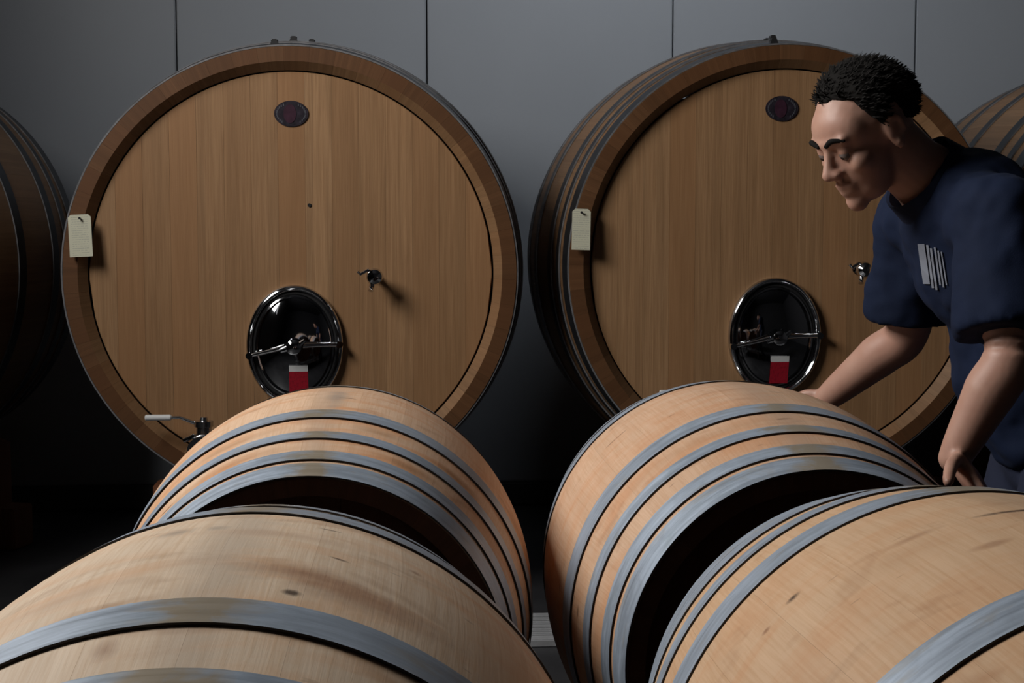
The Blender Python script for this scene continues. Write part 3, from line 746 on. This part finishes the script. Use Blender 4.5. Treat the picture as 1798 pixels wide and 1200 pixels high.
for (i, j), ok in kp.items():
    if not ok: continue
    bm.faces.new([gv(i, j, 1), gv(i, j+1, 1), gv(i+1, j+1, 1), gv(i+1, j, 1)])
    bm.faces.new([gv(i, j, 0), gv(i+1, j, 0), gv(i+1, j+1, 0), gv(i, j+1, 0)])
    for di, dj, a, b in ((1, 0, (i+1, j), (i+1, j+1)), (-1, 0, (i, j), (i, j+1)), (0, 1, (i, j+1), (i+1, j+1))):
        nb = ((i+di) % nu, j+dj)
        if not kp.get(nb, False):
            bm.faces.new([gv(a[0], a[1], 0), gv(b[0], b[1], 0), gv(b[0], b[1], 1), gv(a[0], a[1], 1)])
hair = blob('hair', bm, 0.004, 3, [M_hair], root_p)
bm = bmesh.new(); rr = random.Random(3)
for q in range(4200):                    # short strands combed back over the cap
    u = rr.uniform(0, 2*pi); v = math.acos(rr.uniform(-0.55, 1.0)); hl = hairline(u)
    if v > hl-0.01: continue
    k = -0.004+0.012*min(1.0, (hl-v)/0.5)
    p = scalp(u, v, k); nrm = (p-Vector((-0.014, 0, 0.030))).normalized()
    d = (nrm*(0.22+0.75*max(0.0, nrm.x)+0.15*max(0.0, nrm.z))+Vector((-0.5+rr.uniform(-0.3, 0.3), rr.uniform(-0.35, 0.35), -0.25+rr.uniform(-0.2, 0.2)))).normalized()
    sd_ = d.cross(nrm).normalized()*0.0016; ln = rr.uniform(0.010, 0.017)
    a, b, c_, e = p-sd_, p+sd_, p+d*ln*0.6+nrm*0.002, p+d*ln
    vs_ = [bm.verts.new(hc+HM @ w_) for w_ in (a, b, c_+sd_*0.6, c_-sd_*0.6, e)]
    bm.faces.new((vs_[0], vs_[1], vs_[2], vs_[3])); bm.faces.new((vs_[3], vs_[2], vs_[4]))
link('hair_strands', from_bm('hair_strands', bm, [M_hair], None), hair)['kind'] = 'stuff'
# polo shirt
bm = bmesh.new()
ico(bm, chest, (0.128, 0.176, 0.195), TM); ico(bm, waist, (0.122, 0.158, 0.190), TM); ico(bm, hip+ax_t*0.06, (0.128, 0.168, 0.120), TM)
ico(bm, waist+fr*0.035-ax_t*0.02, (0.10, 0.12, 0.16), TM)
limb(bm, [chest.lerp(neck, 0.35), neck.lerp(chest, 0.12)], [0.11, 0.076], 20, False)
for s_, e_ in ((sh_n, el_n), (sh_f, el_f)):
    limb(bm, [chest.lerp(neck, 0.5), s_], [0.085, 0.078])
    limb(bm, [s_, s_.lerp(e_, 0.45), s_.lerp(e_, 0.84)], [0.078, 0.078, 0.082], 24, False); ico(bm, s_, 0.078)
shirt = blob('polo_shirt', bm, 0.007, 7, [M_navy], root_p, 0.5, 0.035)
bm = bmesh.new()
for k in range(28):
    a0, a1 = 2*pi*k/28, 2*pi*(k+1)/28
    nd = (H(-0.03, 0, -0.05)-neck).normalized(); e1 = nd.cross(sd).normalized(); e2 = nd.cross(e1)
    ring = lambda a, r, h: neck+nd*h+(e1*cos(a)+e2*sin(a))*r
    for (ra, ha, rb_, hb) in ((0.076, -0.012, 0.072, 0.030), (0.078, -0.012, 0.084, -0.012), (0.084, -0.012, 0.076, 0.034), (0.076, 0.034, 0.072, 0.030)):
        bm.faces.new([bm.verts.new(q) for q in (ring(a0, ra, ha), ring(a1, ra, ha), ring(a1, rb_, hb), ring(a0, rb_, hb))])
bmesh.ops.remove_doubles(bm, verts=bm.verts[:], dist=1e-5)
link('collar', from_bm('collar', bm, [M_collar], 0.8), shirt)
# embroidered chest mark: a block and thin strokes, laid on the cloth
from mathutils.bvhtree import BVHTree
bv = BVHTree.FromPolygons([v.co.copy() for v in shirt.data.vertices], [tuple(p.vertices) for p in shirt.data.polygons])
cl_ = Vector((0, 0, EYE))-Vector((pelv.x, pelv.y, 0))
bm = bmesh.new()
def on_shirt(px, py):
    t = Q(px, py, 2.6); h = bv.ray_cast(cl_, (t-cl_).normalized())
    return h[0]+h[1]*0.0015 if h[0] is not None else None
for (xa, xb, ya, yb) in ((1613, 1625, 428, 498), (1628, 1632, 430, 505), (1634.5, 1638, 436, 508), (1641, 1644, 434, 500), (1647, 1650, 440, 504), (1653, 1655, 442, 500)):
    rows = []
    for k in range(6):
        f = k/5; sk = f*10
        rows.append([on_shirt(xa+sk, ya+(yb-ya)*f), on_shirt(xb+sk, ya+(yb-ya)*f)])
    if any(p is None for r in rows for p in r): continue
    vr = [[bm.verts.new(p) for p in r] for r in rows]
    for a, b in zip(vr, vr[1:]): bm.faces.new((a[0], a[1], b[1], b[0]))
ob = link('chest_logo', from_bm('chest_logo', bm, [M_white], None), shirt)
sm = ob.modifiers.new('thick', 'SOLIDIFY'); sm.thickness = 0.001
# trousers and shoes
bm = bmesh.new()
ico(bm, hip-ax_t*0.02, (0.118, 0.158, 0.125), TM)
for h_, k_, a_ in ((hip_n, kn_n, an_n), (hip_f, kn_f, an_f)):
    limb(bm, [h_, h_.lerp(k_, 0.5), k_, k_.lerp(a_, 0.4), a_+Vector((0, 0, 0.0))], [0.098, 0.088, 0.070, 0.068, 0.060])
blob('trousers', bm, 0.009, 4, [M_jeans], root_p)
for a_ in (an_n, an_f):
    bm = bmesh.new()
    limb(bm, [Vector((a_.x+0.05, a_.y, 0.042)), Vector((a_.x-0.06, a_.y, 0.045)), Vector((a_.x-0.17, a_.y, 0.036))], [0.042, 0.045, 0.036])
    ico(bm, Vector((a_.x, a_.y, 0.075)), 0.048)
    for v in bm.verts: v.co.z = max(v.co.z, 0.0)
    blob('shoe', bm, 0.007, 3, [M_shoe], root_p)
